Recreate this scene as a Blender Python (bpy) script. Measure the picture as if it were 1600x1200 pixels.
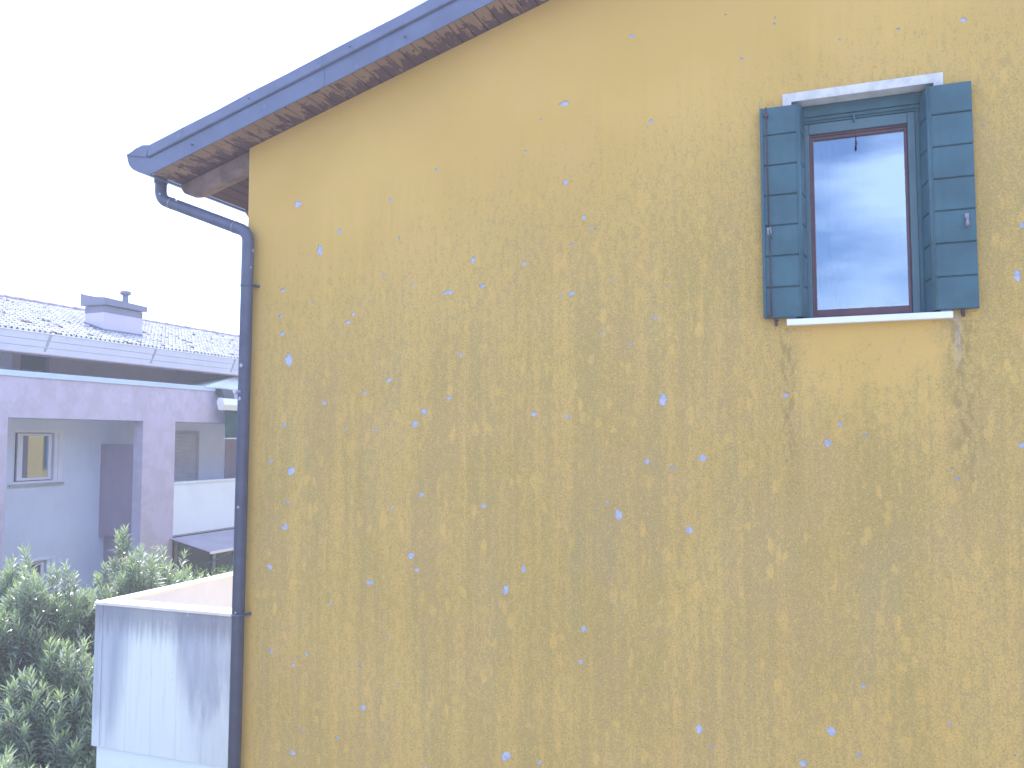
import bpy, bmesh, math, random
from mathutils import Vector, Matrix, geometry
R = math.radians
for o in list(bpy.data.objects): bpy.data.objects.remove(o)
sc = bpy.context.scene
COL = sc.collection
# ------------------------------------------------------------ camera
CAM = Vector((0.0, -5.6, 5.4))
YAW, PIT, ROL = R(-20.95), R(3.74), R(-0.07)
f = Vector((math.sin(YAW)*math.cos(PIT), math.cos(YAW)*math.cos(PIT), math.sin(PIT)))
r0 = Vector((math.cos(YAW), -math.sin(YAW), 0)); u0 = r0.cross(f)
rr = math.cos(ROL)*r0 + math.sin(ROL)*u0; uu = -math.sin(ROL)*r0 + math.cos(ROL)*u0
cd = bpy.data.cameras.new('camera'); cam = bpy.data.objects.new('camera', cd); COL.objects.link(cam)
cam.matrix_world = Matrix(((rr.x, uu.x, -f.x, CAM.x), (rr.y, uu.y, -f.y, CAM.y), (rr.z, uu.z, -f.z, CAM.z), (0, 0, 0, 1)))
cd.sensor_width = 36; cd.lens = 36*1330/1600; cd.clip_start = 0.05; cd.clip_end = 3000
sc.camera = cam
# ------------------------------------------------------------ light
SUN_DIR = Vector((-0.46, 0.27, 0.90)).normalized()          # towards the sun
SUN_EL = math.asin(SUN_DIR.z); SUN_AZ = math.atan2(SUN_DIR.x, SUN_DIR.y)
SKY = 0.15; SUN = 3.6; EXPO = 1.30
w = bpy.data.worlds.new('World'); sc.world = w; w.use_nodes = True
nt = w.node_tree; nt.nodes.clear()
def N(nt, t, **k):
    n = nt.nodes.new(t)
    for a, b in k.items(): setattr(n, a, b)
    return n
sky = N(nt, 'ShaderNodeTexSky', sky_type='NISHITA', sun_disc=False, sun_elevation=SUN_EL, sun_rotation=SUN_AZ)
sky.air_density = 1.0; sky.dust_density = 1.5; sky.ozone_density = 2.2
tc = N(nt, 'ShaderNodeTexCoord')
mp = N(nt, 'ShaderNodeMapping'); mp.inputs['Scale'].default_value = (1.0, 1.0, 3.2); mp.inputs['Location'].default_value = (5.5, -0.7, 0.9)
nz = N(nt, 'ShaderNodeTexNoise'); nz.inputs['Scale'].default_value = 2.9; nz.inputs['Detail'].default_value = 5; nz.inputs['Roughness'].default_value = .5
cr = N(nt, 'ShaderNodeValToRGB'); cr.color_ramp.elements[0].position = .46; cr.color_ramp.elements[1].position = .62
cr.color_ramp.elements[0].color = (.06, .06, .06, 1)
mx = N(nt, 'ShaderNodeMix', data_type='RGBA'); mx.inputs['B'].default_value = (6.4, 7.5, 9.8, 1)
bg = N(nt, 'ShaderNodeBackground'); bg.inputs['Strength'].default_value = SKY
wo = N(nt, 'ShaderNodeOutputWorld')
L = nt.links.new
L(tc.outputs['Generated'], mp.inputs[0]); L(mp.outputs[0], nz.inputs['Vector']); L(nz.outputs['Fac'], cr.inputs[0])
tn = N(nt, 'ShaderNodeMix', data_type='RGBA', blend_type='MULTIPLY'); tn.inputs['Factor'].default_value = 1; tn.inputs['B'].default_value = (.93, .98, 1.17, 1)
L(cr.outputs[0], mx.inputs['Factor']); L(sky.outputs[0], tn.inputs['A']); L(tn.outputs['Result'], mx.inputs['A']); L(mx.outputs['Result'], bg.inputs[0]); L(bg.outputs[0], wo.inputs[0])
sl = bpy.data.lights.new('sun', 'SUN'); sl.energy = SUN; sl.angle = R(.5); sl.color = (1, .955, .88)
so = bpy.data.objects.new('sun', sl); COL.objects.link(so); so.rotation_euler = SUN_DIR.to_track_quat('Z', 'Y').to_euler(); so.location = (-20, 10, 40)
sc.view_settings.view_transform = 'Standard'; sc.view_settings.look = 'None'; sc.view_settings.exposure = EXPO; sc.view_settings.gamma = 1
sc.render.engine = 'CYCLES'
try: sc.cycles.max_bounces = 8; sc.cycles.diffuse_bounces = 4
except Exception: pass

# ------------------------------------------------------------ mesh helpers
class MB:
    def __init__(s): s.v = []; s.f = []; s.m = []; s.sm = []
    def vert(s, p): s.v.append(tuple(p)); return len(s.v)-1
    def face(s, idx, m=0, smooth=False): s.f.append(tuple(idx)); s.m.append(m); s.sm.append(smooth)
    def poly(s, pts, m=0): s.face([s.vert(p) for p in pts], m)
    def box(s, a, b, m=0, bev=0.0):
        x0, x1 = sorted((a[0], b[0])); y0, y1 = sorted((a[1], b[1])); z0, z1 = sorted((a[2], b[2]))
        if bev <= 0:
            i = [s.vert(p) for p in ((x0,y0,z0),(x1,y0,z0),(x1,y1,z0),(x0,y1,z0),(x0,y0,z1),(x1,y0,z1),(x1,y1,z1),(x0,y1,z1))]
            for q in ((0,3,2,1),(4,5,6,7),(0,1,5,4),(1,2,6,5),(2,3,7,6),(3,0,4,7)): s.face([i[k] for k in q], m)
        else:
            bm = bmesh.new(); bmesh.ops.create_cube(bm, size=1)
            for v in bm.verts:
                v.co = Vector((x0 if v.co.x < 0 else x1, y0 if v.co.y < 0 else y1, z0 if v.co.z < 0 else z1))
            bmesh.ops.bevel(bm, geom=list(bm.edges), offset=bev, segments=2, profile=.6, affect='EDGES', clamp_overlap=True)
            base = len(s.v); bm.verts.index_update()
            for v in bm.verts: s.v.append(tuple(v.co))
            for fc in bm.faces: s.face([base+v.index for v in fc.verts], m)
            bm.free()
    def prism(s, poly, d, m=0):      # poly: list of 3D points (planar), extruded along vector d
        d = Vector(d); n = len(poly)
        a = [s.vert(p) for p in poly]; b = [s.vert(Vector(p)+d) for p in poly]
        s.face(a[::-1], m); s.face(b, m)
        for i in range(n): s.face((a[i], a[(i+1) % n], b[(i+1) % n], b[i]), m)
    def tube(s, path, rad, seg=14, m=0, caps=True):
        P = [Vector(p) for p in path]; n = len(P)
        rads = rad if isinstance(rad, (list, tuple)) else [rad]*n
        rings = []; prev = None
        for i in range(n):
            t = ((P[min(i+1, n-1)]-P[i]).normalized() + (P[i]-P[max(i-1, 0)]).normalized())
            if t.length < 1e-6: t = Vector((0, 0, 1))
            t.normalize()
            if prev is None:
                a = t.cross(Vector((0, 1, 0)));
                if a.length < .1: a = t.cross(Vector((1, 0, 0)))
            else: a = prev - t*prev.dot(t)
            a.normalize(); prev = a; b = t.cross(a)
            rings.append([s.vert(P[i]+(a*math.cos(2*math.pi*k/seg)+b*math.sin(2*math.pi*k/seg))*rads[i]) for k in range(seg)])
        for i in range(n-1):
            for k in range(seg): s.face((rings[i][k], rings[i][(k+1) % seg], rings[i+1][(k+1) % seg], rings[i+1][k]), m, True)
        if caps: s.face(rings[0][::-1], m); s.face(rings[-1], m)
    def build(s, name, mats, parent=None, recalc=True):
        me = bpy.data.meshes.new(name)
        org = ORG.get(parent.name, Vector()) if parent else Vector()
        me.from_pydata([tuple(Vector(v)-org) for v in s.v], [], s.f)
        if not isinstance(mats, (list, tuple)): mats = [mats]
        for m in mats: me.materials.append(m)
        me.polygons.foreach_set('material_index', s.m); me.polygons.foreach_set('use_smooth', s.sm)
        me.update()
        if recalc:
            bm = bmesh.new(); bm.from_mesh(me); bmesh.ops.recalc_face_normals(bm, faces=bm.faces); bm.to_mesh(me); bm.free()
        o = bpy.data.objects.new(name, me); COL.objects.link(o)
        if parent: o.parent = parent; ORG[o.name] = org
        return o
ORG = {}
def thing(name, loc, label, cat, group=None, kind=None):
    o = bpy.data.objects.new(name, None); COL.objects.link(o); o.location = loc; o.empty_display_size = .2
    o['label'] = label; o['category'] = cat
    if group: o['group'] = group
    if kind: o['kind'] = kind
    ORG[o.name] = Vector(loc); return o
def tag(o, label=None, cat=None, group=None, kind=None):
    for k, v in (('label', label), ('category', cat), ('group', group), ('kind', kind)):
        if v: o[k] = v
    return o
def arc(a, b, c, rad, n=8):          # rounded corner at b between a and c
    a, b, c = Vector(a), Vector(b), Vector(c); d1 = (a-b).normalized(); d2 = (c-b).normalized()
    half = d1.angle(d2)/2; t = rad/math.tan(half)
    p1 = b+d1*t; p2 = b+d2*t; ctr = b+(d1+d2).normalized()*(rad/math.sin(half))
    out = []
    for i in range(n+1):
        k = i/n; v = (p1-ctr).lerp(p2-ctr, k); out.append(ctr+v.normalized()*rad)
    return out

# ------------------------------------------------------------ material helpers
class G:
    def __init__(s, name):
        s.mat = bpy.data.materials.new(name); s.mat.use_nodes = True; s.nt = s.mat.node_tree
        s.b = s.nt.nodes['Principled BSDF']; s.out = s.nt.nodes['Material Output']
        s.geo = s.nt.nodes.new('ShaderNodeNewGeometry'); s.P = s.geo.outputs['Position']
        sp = s.nt.nodes.new('ShaderNodeSeparateXYZ'); s.nt.links.new(s.P, sp.inputs[0]); s.X, s.Y, s.Z = sp.outputs
    def set(s, sock, v):
        if hasattr(v, 'is_linked') or isinstance(v, bpy.types.NodeSocket): s.nt.links.new(v, sock)
        else: sock.default_value = v
    def m(s, op, a, b=0.0, c=None, clamp=False):
        n = s.nt.nodes.new('ShaderNodeMath'); n.operation = op; n.use_clamp = clamp
        s.set(n.inputs[0], a); s.set(n.inputs[1], b)
        if c is not None: s.set(n.inputs[2], c)
        return n.outputs[0]
    def ss(s, x, a, b, lo=0.0, hi=1.0):
        n = s.nt.nodes.new('ShaderNodeMapRange'); n.interpolation_type = 'SMOOTHSTEP'
        s.set(n.inputs[0], x); s.set(n.inputs[1], a); s.set(n.inputs[2], b); s.set(n.inputs[3], lo); s.set(n.inputs[4], hi)
        return n.outputs[0]
    def vec(s, sx, sy, sz, off=(0, 0, 0)):
        n = s.nt.nodes.new('ShaderNodeMapping'); n.inputs['Scale'].default_value = (sx, sy, sz); n.inputs['Location'].default_value = off
        s.nt.links.new(s.P, n.inputs[0]); return n.outputs[0]
    def noise(s, v, scale=1.0, detail=2, rough=.5, dist=0.0):
        n = s.nt.nodes.new('ShaderNodeTexNoise'); s.set(n.inputs['Vector'], v)
        n.inputs['Scale'].default_value = scale; n.inputs['Detail'].default_value = detail; n.inputs['Roughness'].default_value = rough; n.inputs['Distortion'].default_value = dist
        return n.outputs['Fac']
    def voro(s, v, scale=1.0, rnd=1.0):
        n = s.nt.nodes.new('ShaderNodeTexVoronoi'); s.set(n.inputs['Vector'], v); n.inputs['Scale'].default_value = scale; n.inputs['Randomness'].default_value = rnd
        sp = s.nt.nodes.new('ShaderNodeSeparateColor'); s.nt.links.new(n.outputs['Color'], sp.inputs[0])
        return n.outputs['Distance'], sp.outputs[0], sp.outputs[1]
    def mix(s, f, a, b, mode='MIX'):
        n = s.nt.nodes.new('ShaderNodeMix'); n.data_type = 'RGBA'; n.blend_type = mode
        s.set(n.inputs[0], f)
        for k, v in ((6, a), (7, b)):
            if isinstance(v, (tuple, list)): v = tuple(v)+(1,) if len(v) == 3 else v
            s.set(n.inputs[k], v)
        return n.outputs[2]
    def bump(s, h, strength=.3, dist=.01):
        n = s.nt.nodes.new('ShaderNodeBump'); n.inputs['Strength'].default_value = strength; n.inputs['Distance'].default_value = dist
        s.set(n.inputs['Height'], h); s.nt.links.new(n.outputs[0], s.b.inputs['Normal'])
    def done(s, col, rough=.8, spec=.3, metal=0.0):
        if isinstance(col, (tuple, list)): col = tuple(col)+(1,) if len(col) == 3 else col
        s.set(s.b.inputs['Base Color'], col); s.set(s.b.inputs['Roughness'], rough)
        s.b.inputs['Specular IOR Level'].default_value = spec; s.b.inputs['Metallic'].default_value = metal
        return s.mat
def plain(name, col, rough=.7, spec=.3, metal=0.0, var=.12, vscale=3.0, bump=.1, streak=0.0, fleck=0.0):
    g = G(name)
    n1 = g.noise(g.vec(1, 1, 1), vscale, 4, .6)
    c = g.mix(g.ss(n1, .3, .7), tuple(x*(1-var) for x in col), tuple(min(1, x*(1+var)) for x in col))
    if streak:
        s1 = g.noise(g.vec(14, 14, .7), 1.0, 3, .6)
        c = g.mix(g.m('MULTIPLY', g.ss(s1, .48, .72), streak), c, tuple(x*.55 for x in col))
    if fleck:
        d, a, b = g.voro(g.vec(1, 1, 1), 16.0)
        fm = g.m('MULTIPLY', g.m('LESS_THAN', d, g.m('MULTIPLY', b, .28)), g.m('GREATER_THAN', a, .72))
        c = g.mix(g.m('MULTIPLY', fm, fleck), c, (.75, .78, .85))
    if bump: g.bump(g.noise(g.vec(1, 1, 1), 90, 3, .6), bump, .004)
    return g.done(c, rough, spec, metal)
# ------------------------------------------------------------ materials
def ochre_render():
    g = G('ochre_render'); P1 = g.vec(1, 1, 1)
    X, Z = g.X, g.Z
    d = g.m('SUBTRACT', g.m('MULTIPLY_ADD', X, .292, 9.073), Z)               # distance below the rake
    cleanc = g.mix(g.ss(g.noise(P1, .9, 3), .35, .65), (.645, .422, .138), (.600, .386, .120))
    cleanc = g.mix(g.m('MULTIPLY', g.ss(g.noise(P1, 2.6, 4, .65), .45, .7), .30), cleanc, (.64, .40, .165))
    # growth of algae: starts some way below the eaves, in vertical runs
    st = g.noise(g.vec(13, 1, .55), 1.0, 4, .62)
    st2 = g.noise(g.vec(4.2, 1, .35, (3, 0, 1)), 1.0, 3, .55)
    big = g.noise(g.vec(1.1, 1, .7, (7, 0, 2)), 1.0, 3, .55)
    start = g.m('ADD', g.m('MULTIPLY', st, -1.15), g.m('MULTIPLY', st2, -1.0))
    dd = g.m('ADD', g.m('ADD', d, start), g.m('MULTIPLY', X, -.035))
    growth = g.ss(g.m('ADD', dd, g.m('MULTIPLY', g.noise(g.vec(27, 1, 1.3, (2, 2, 2)), 1.0, 3, .6), -.7)), -.80, 1.15)
    # sheltered places stay clean: under the sill, beside the pipe
    big2 = g.noise(P1, 5.0, 4, .65)
    ux = g.m('MULTIPLY', g.ss(g.m('ADD', X, g.m('MULTIPLY', g.m('SUBTRACT', big2, .5), .5)), -.33, -.10), g.ss(g.m('ADD', X, g.m('MULTIPLY', g.m('SUBTRACT', big2, .5), .5)), .70, .46))
    uz = g.m('MULTIPLY', g.ss(g.m('ADD', Z, g.m('MULTIPLY', big2, -.9)), 4.75, 5.65), g.m('LESS_THAN', Z, 6.14))
    under = g.m('MULTIPLY', ux, uz)
    pipe = g.ss(g.m('ADD', X, g.m('MULTIPLY', st2, .2)), -4.10, -4.24)
    keep = g.m('MULTIPLY', g.m('SUBTRACT', 1.0, g.m('MULTIPLY', under, .88)), g.m('SUBTRACT', 1.0, g.m('MULTIPLY', pipe, .75)))
    growth = g.m('MULTIPLY', growth, keep)
    # speckled texture of the growth
    sp = g.noise(g.vec(1, 1, .75), 74, 4, .68)
    sp2 = g.noise(g.vec(1.25, 1, .5, (5, 1, 3)), 24, 4, .62)
    S = g.m('ADD', g.m('MULTIPLY', big, .22), g.m('ADD', g.m('MULTIPLY', st, .42), g.m('MULTIPLY', st2, .36)))
    Sn = g.ss(S, .39, .61)
    C = g.m('MULTIPLY', growth, g.m('MULTIPLY_ADD', Sn, .44, .32))
    thr = g.ss(g.m('ADD', g.m('MULTIPLY', sp, .55), g.m('MULTIPLY', sp2, .45)), .38, .62)
    spk = g.m('MULTIPLY', g.ss(g.m('SUBTRACT', C, thr), -.20, .12), g.ss(growth, .04, .30))
    film = C
    gz = g.ss(g.noise(g.vec(2.4, 1, .5, (1, 4, 2)), 1.0, 3, .55), .50, .68)        # greyer vertical zones
    # rain washed, scraped spots: leaning drops of clean render
    dsh = g.nt.nodes.new('ShaderNodeMapping'); dsh.inputs['Scale'].default_value = (19, 1, 9); dsh.inputs['Rotation'].default_value = (0, R(-14), 0)
    g.nt.links.new(g.P, dsh.inputs[0])
    nn = g.nt.nodes.new('ShaderNodeVectorMath'); nn.operation = 'ADD'
    wv = g.nt.nodes.new('ShaderNodeTexNoise'); wv.inputs['Scale'].default_value = 16; wv.inputs['Detail'].default_value = 4; g.nt.links.new(g.P, wv.inputs['Vector'])
    sc_ = g.nt.nodes.new('ShaderNodeVectorMath'); sc_.operation = 'SCALE'; sc_.inputs['Scale'].default_value = .95
    g.nt.links.new(wv.outputs['Color'], sc_.inputs[0]); g.nt.links.new(dsh.outputs[0], nn.inputs[0]); g.nt.links.new(sc_.outputs[0], nn.inputs[1])
    flat = g.nt.nodes.new('ShaderNodeVectorMath'); flat.operation = 'MULTIPLY'; flat.inputs[1].default_value = (1, 0, 1); g.nt.links.new(nn.outputs[0], flat.inputs[0])
    dv, ca, cb = g.voro(flat.outputs[0], 1.0, .9)
    drop = g.m('MULTIPLY', g.ss(g.m('SUBTRACT', dv, g.m('MULTIPLY', cb, .58)), .10, -.16), g.m('GREATER_THAN', g.m('ADD', ca, g.m('MULTIPLY', g.ss(g.noise(P1, 2.2, 2), .40, .62), .42)), .84))
    fine = g.nt.nodes.new('ShaderNodeMapping'); fine.inputs['Scale'].default_value = (58, 0, 34); g.nt.links.new(g.P, fine.inputs[0])
    dv2, ca2, cb2 = g.voro(fine.outputs[0], 1.0, 1.0)
    drop2 = g.m('MULTIPLY', g.ss(g.m('SUBTRACT', dv2, g.m('MULTIPLY', cb2, .42)), .03, -.06), g.m('GREATER_THAN', ca2, .62))
    keepd = g.m('SUBTRACT', 1.0, g.m('MAXIMUM', g.m('MULTIPLY', g.m('MULTIPLY', drop, .8), g.ss(sp2, .36, .60, .6, 1.0)), g.m('MULTIPLY', drop2, .5)))
    green = g.mix(g.ss(g.noise(P1, 1.3, 3), .35, .65), (.325, .260, .106), (.352, .264, .126))
    green = g.mix(g.m('MULTIPLY', gz, .7), green, (.29, .255, .15))
    c = g.mix(g.m('MULTIPLY', g.m('MULTIPLY', film, .54), keepd), cleanc, green)
    c = g.mix(g.m('MULTIPLY', g.m('MULTIPLY', spk, .40), keepd), c, green)
    # dark fine pits
    pit = g.m('MULTIPLY', g.ss(g.noise(P1, 96, 2, .6), .55, .68), g.m('MULTIPLY', growth, .55))
    c = g.mix(pit, c, (.17, .15, .09))
    lt = g.m('MULTIPLY', g.ss(g.noise(g.vec(1, 1, 1, (9, 9, 9)), 85, 2, .6), .56, .68), g.m('MULTIPLY', growth, .5))
    c = g.mix(lt, c, (.66, .50, .26))
    # lime run below the right end of the sill
    rx = g.m('ABSOLUTE', g.m('SUBTRACT', X, g.m('ADD', .655, g.m('MULTIPLY', g.noise(g.vec(0, 1, 3), 1.0, 2), .03))))
    run = g.m('MULTIPLY', g.m('MULTIPLY', g.ss(rx, .030, .004), g.ss(Z, 5.70, 6.05)), g.ss(g.noise(P1, 26, 3), .35, .6))
    c = g.mix(g.m('MULTIPLY', run, g.m('LESS_THAN', Z, 6.13)), c, (.44, .37, .32))
    dk = g.m('ABSOLUTE', g.m('SUBTRACT', X, .70)); dk2 = g.m('ABSOLUTE', g.m('ADD', X, .29))
    dr = g.m('MULTIPLY', g.m('MAXIMUM', g.ss(dk, .16, .02), g.ss(dk2, .10, .01)), g.m('MULTIPLY', g.ss(Z, 4.6, 5.5), g.m('LESS_THAN', Z, 6.1)))
    c = g.mix(g.m('MULTIPLY', dr, g.ss(sp2, .42, .62, 0, .55)), c, (.20, .165, .08))
    g.bump(g.m('ADD', g.m('MULTIPLY', g.noise(P1, 260, 3, .7), .6), g.m('MULTIPLY', sp, .5)), .35, .004)
    return g.done(c, .93, .12)
def soffit_wood():
    g = G('weathered_soffit_wood')
    v = g.vec(1, 1, 1); along = g.vec(26, 2.2, 26); n = g.noise(along, 1.0, 4, .6)
    bd = g.nt.nodes.new('ShaderNodeTexWhiteNoise'); bd.noise_dimensions = '1D'
    g.nt.links.new(g.m('FLOOR', g.m('DIVIDE', g.X, .098)), bd.inputs['W'])
    c = g.mix(n, (.25, .165, .135), (.36, .25, .20))
    c = g.mix(g.m('MULTIPLY', bd.outputs['Value'], .45), c, (.19, .125, .12))
    peel = g.noise(g.vec(20, 4.5, 20, (2, 3, 1)), 1.0, 6, .62, .5)
    edge = g.m('ADD', peel, g.m('MULTIPLY', g.m('ADD', g.Y, .16), .85))       # worn toward the wall
    c = g.mix(g.ss(edge, .50, .55), c, (.12, .075, .095))
    kn = g.noise(g.vec(9, 9, 9), 1.0, 2); c = g.mix(g.ss(kn, .68, .74), c, (.10, .05, .04))
    g.bump(n, .25, .004)
    return g.done(c, .75, .2)
def concrete_stained():
    g = G('stained_concrete'); P1 = g.vec(1, 1, 1)
    st = g.noise(g.vec(4.5, 4.5, .7), 1.0, 6, .66, .4); st2 = g.noise(g.vec(22, 22, 1.1), 1.0, 4, .65, .3)
    c = g.mix(g.ss(st, .35, .65), (.38, .42, .52), (.50, .54, .64))
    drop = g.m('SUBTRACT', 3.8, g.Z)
    cx = g.m('ABSOLUTE', g.m('SUBTRACT', g.X, g.m('ADD', -6.26, g.m('MULTIPLY', g.m('SUBTRACT', st, .5), .25))))
    wd = g.m('ADD', .25, g.m('MULTIPLY', drop, .16))
    white = g.m('MULTIPLY', g.ss(g.m('SUBTRACT', cx, wd), .12, -.12), g.ss(drop, -.05, .5, .45, 1.0))
    c = g.mix(g.m('MULTIPLY', white, .85), c, (.78, .83, .84))
    low = g.ss(g.m('ADD', g.m('SUBTRACT', g.m('MULTIPLY_ADD', g.X, .35, 5.05), g.Z), g.m('MULTIPLY', g.m('SUBTRACT', st, .5), 1.4)), -.1, .4)
    c = g.mix(g.m('MULTIPLY', low, .7), c, (.68, .74, .80))
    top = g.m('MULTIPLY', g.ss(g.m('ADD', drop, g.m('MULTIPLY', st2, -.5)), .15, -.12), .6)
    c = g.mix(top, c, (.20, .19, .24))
    c = g.mix(g.m('MULTIPLY', g.ss(st2, .52, .7), .13), c, (.17, .18, .24))
    d, a, b = g.voro(g.vec(19, 19, 12), 1.0)
    c = g.mix(g.m('MULTIPLY', g.m('MULTIPLY', g.ss(g.m('SUBTRACT', g.m('ADD', d, g.m('MULTIPLY', g.noise(P1, 60, 3), .5)), g.m('MULTIPLY', b, .55)), .03, -.05), g.m('GREATER_THAN', a, .70)), .3), c, (.55, .60, .72))
    seam = g.m('LESS_THAN', g.m('PINGPONG', g.m('ADD', g.X, .07), .155), .0035)
    c = g.mix(g.m('MULTIPLY', seam, .2), c, (.14, .15, .2))
    g.bump(g.noise(P1, 45, 4, .65), .3, .006)
    return g.done(c, .9, .2)
def lavender_plaster():
    g = G('lavender_plaster'); P1 = g.vec(1, 1, 1)
    n = g.noise(P1, 2.2, 5, .65, .4)
    c = g.mix(g.ss(n, .42, .58), (.46, .42, .54), (.51, .47, .62))
    pn = g.noise(g.vec(5, 5, 3), 1.0, 4, .6, .8)
    up = g.ss(g.Z, 5.6, 6.2)
    c = g.mix(g.m('MULTIPLY', g.m('MULTIPLY', g.ss(pn, .55, .6), up), .45), c, (.58, .54, .70))
    c = g.mix(g.m('MULTIPLY', g.m('MULTIPLY', g.ss(pn, .42, .38), up), .4), c, (.42, .38, .48))
    d, a, b = g.voro(g.vec(4, 4, 4), 1.0)
    c = g.mix(g.m('MULTIPLY', g.m('MULTIPLY', g.m('LESS_THAN', d, g.m('MULTIPLY', b, .16)), g.m('GREATER_THAN', a, .6)), up), c, (.75, .78, .85))
    g.bump(g.noise(P1, 60, 3), .15, .004)
    return g.done(c, .9, .2)
def tile_mat():
    g = G('clay_tile'); P1 = g.vec(1, 1, 1)
    cl = g.vec(1, 8.93, 1); wn = g.nt.nodes.new('ShaderNodeTexWhiteNoise'); wn.noise_dimensions = '2D'
    cb = g.nt.nodes.new('ShaderNodeCombineXYZ'); g.nt.links.new(g.m('FLOOR', g.m('MULTIPLY', g.Y, 8.93)), cb.inputs[0]); g.nt.links.new(g.m('FLOOR', g.m('MULTIPLY', g.X, 4.6)), cb.inputs[1])
    g.nt.links.new(cb.outputs[0], wn.inputs['Vector'])
    c = g.mix(wn.outputs['Value'], (.50, .48, .49), (.72, .70, .71))
    c = g.mix(g.ss(g.noise(P1, 7, 4, .65), .55, .75), c, (.20, .17, .17))
    c = g.mix(g.m('GREATER_THAN', wn.outputs['Value'], .965), c, (.13, .10, .11))
    return g.done(c, .85, .2)
def leaf_mat(name, a, b, young):
    g = G(name)
    at = g.nt.nodes.new('ShaderNodeAttribute'); at.attribute_name = 'tone'
    sp = g.nt.nodes.new('ShaderNodeSeparateColor'); g.nt.links.new(at.outputs['Color'], sp.inputs[0])
    c = g.mix(sp.outputs[0], a, b); c = g.mix(g.m('MULTIPLY', g.geo.outputs['Backfacing'], .7), c, (.36, .42, .36)); c = g.mix(sp.outputs[1], c, young)
    g.done(c, .24, .85)
    tr = g.nt.nodes.new('ShaderNodeBsdfTranslucent'); g.set(tr.inputs[0], g.mix(.5, c, (.25, .42, .06)))
    ms = g.nt.nodes.new('ShaderNodeMixShader'); ms.inputs[0].default_value = .42
    g.nt.links.new(g.b.outputs[0], ms.inputs[1]); g.nt.links.new(tr.outputs[0], ms.inputs[2]); g.nt.links.new(ms.outputs[0], g.out.inputs[0])
    return g.mat
def glass_mat(name, refl=.3, tint=(.9, .95, 1)):
    g = G(name); nt = g.nt
    nt.nodes.remove(g.b)
    fr = nt.nodes.new('ShaderNodeFresnel'); fr.inputs[0].default_value = 1.5
    k = g.m('MULTIPLY_ADD', fr.outputs[0], .9, refl, True)
    tr = nt.nodes.new('ShaderNodeBsdfTransparent'); tr.inputs[0].default_value = tuple(tint)+(1,)
    gl = nt.nodes.new('ShaderNodeBsdfGlossy'); gl.inputs['Roughness'].default_value = .012; gl.inputs[0].default_value = (.70, .84, 1, 1)
    ms = nt.nodes.new('ShaderNodeMixShader'); nt.links.new(k, ms.inputs[0]); nt.links.new(tr.outputs[0], ms.inputs[1]); nt.links.new(gl.outputs[0], ms.inputs[2])
    nt.links.new(ms.outputs[0], g.out.inputs[0]); return g.mat
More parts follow.
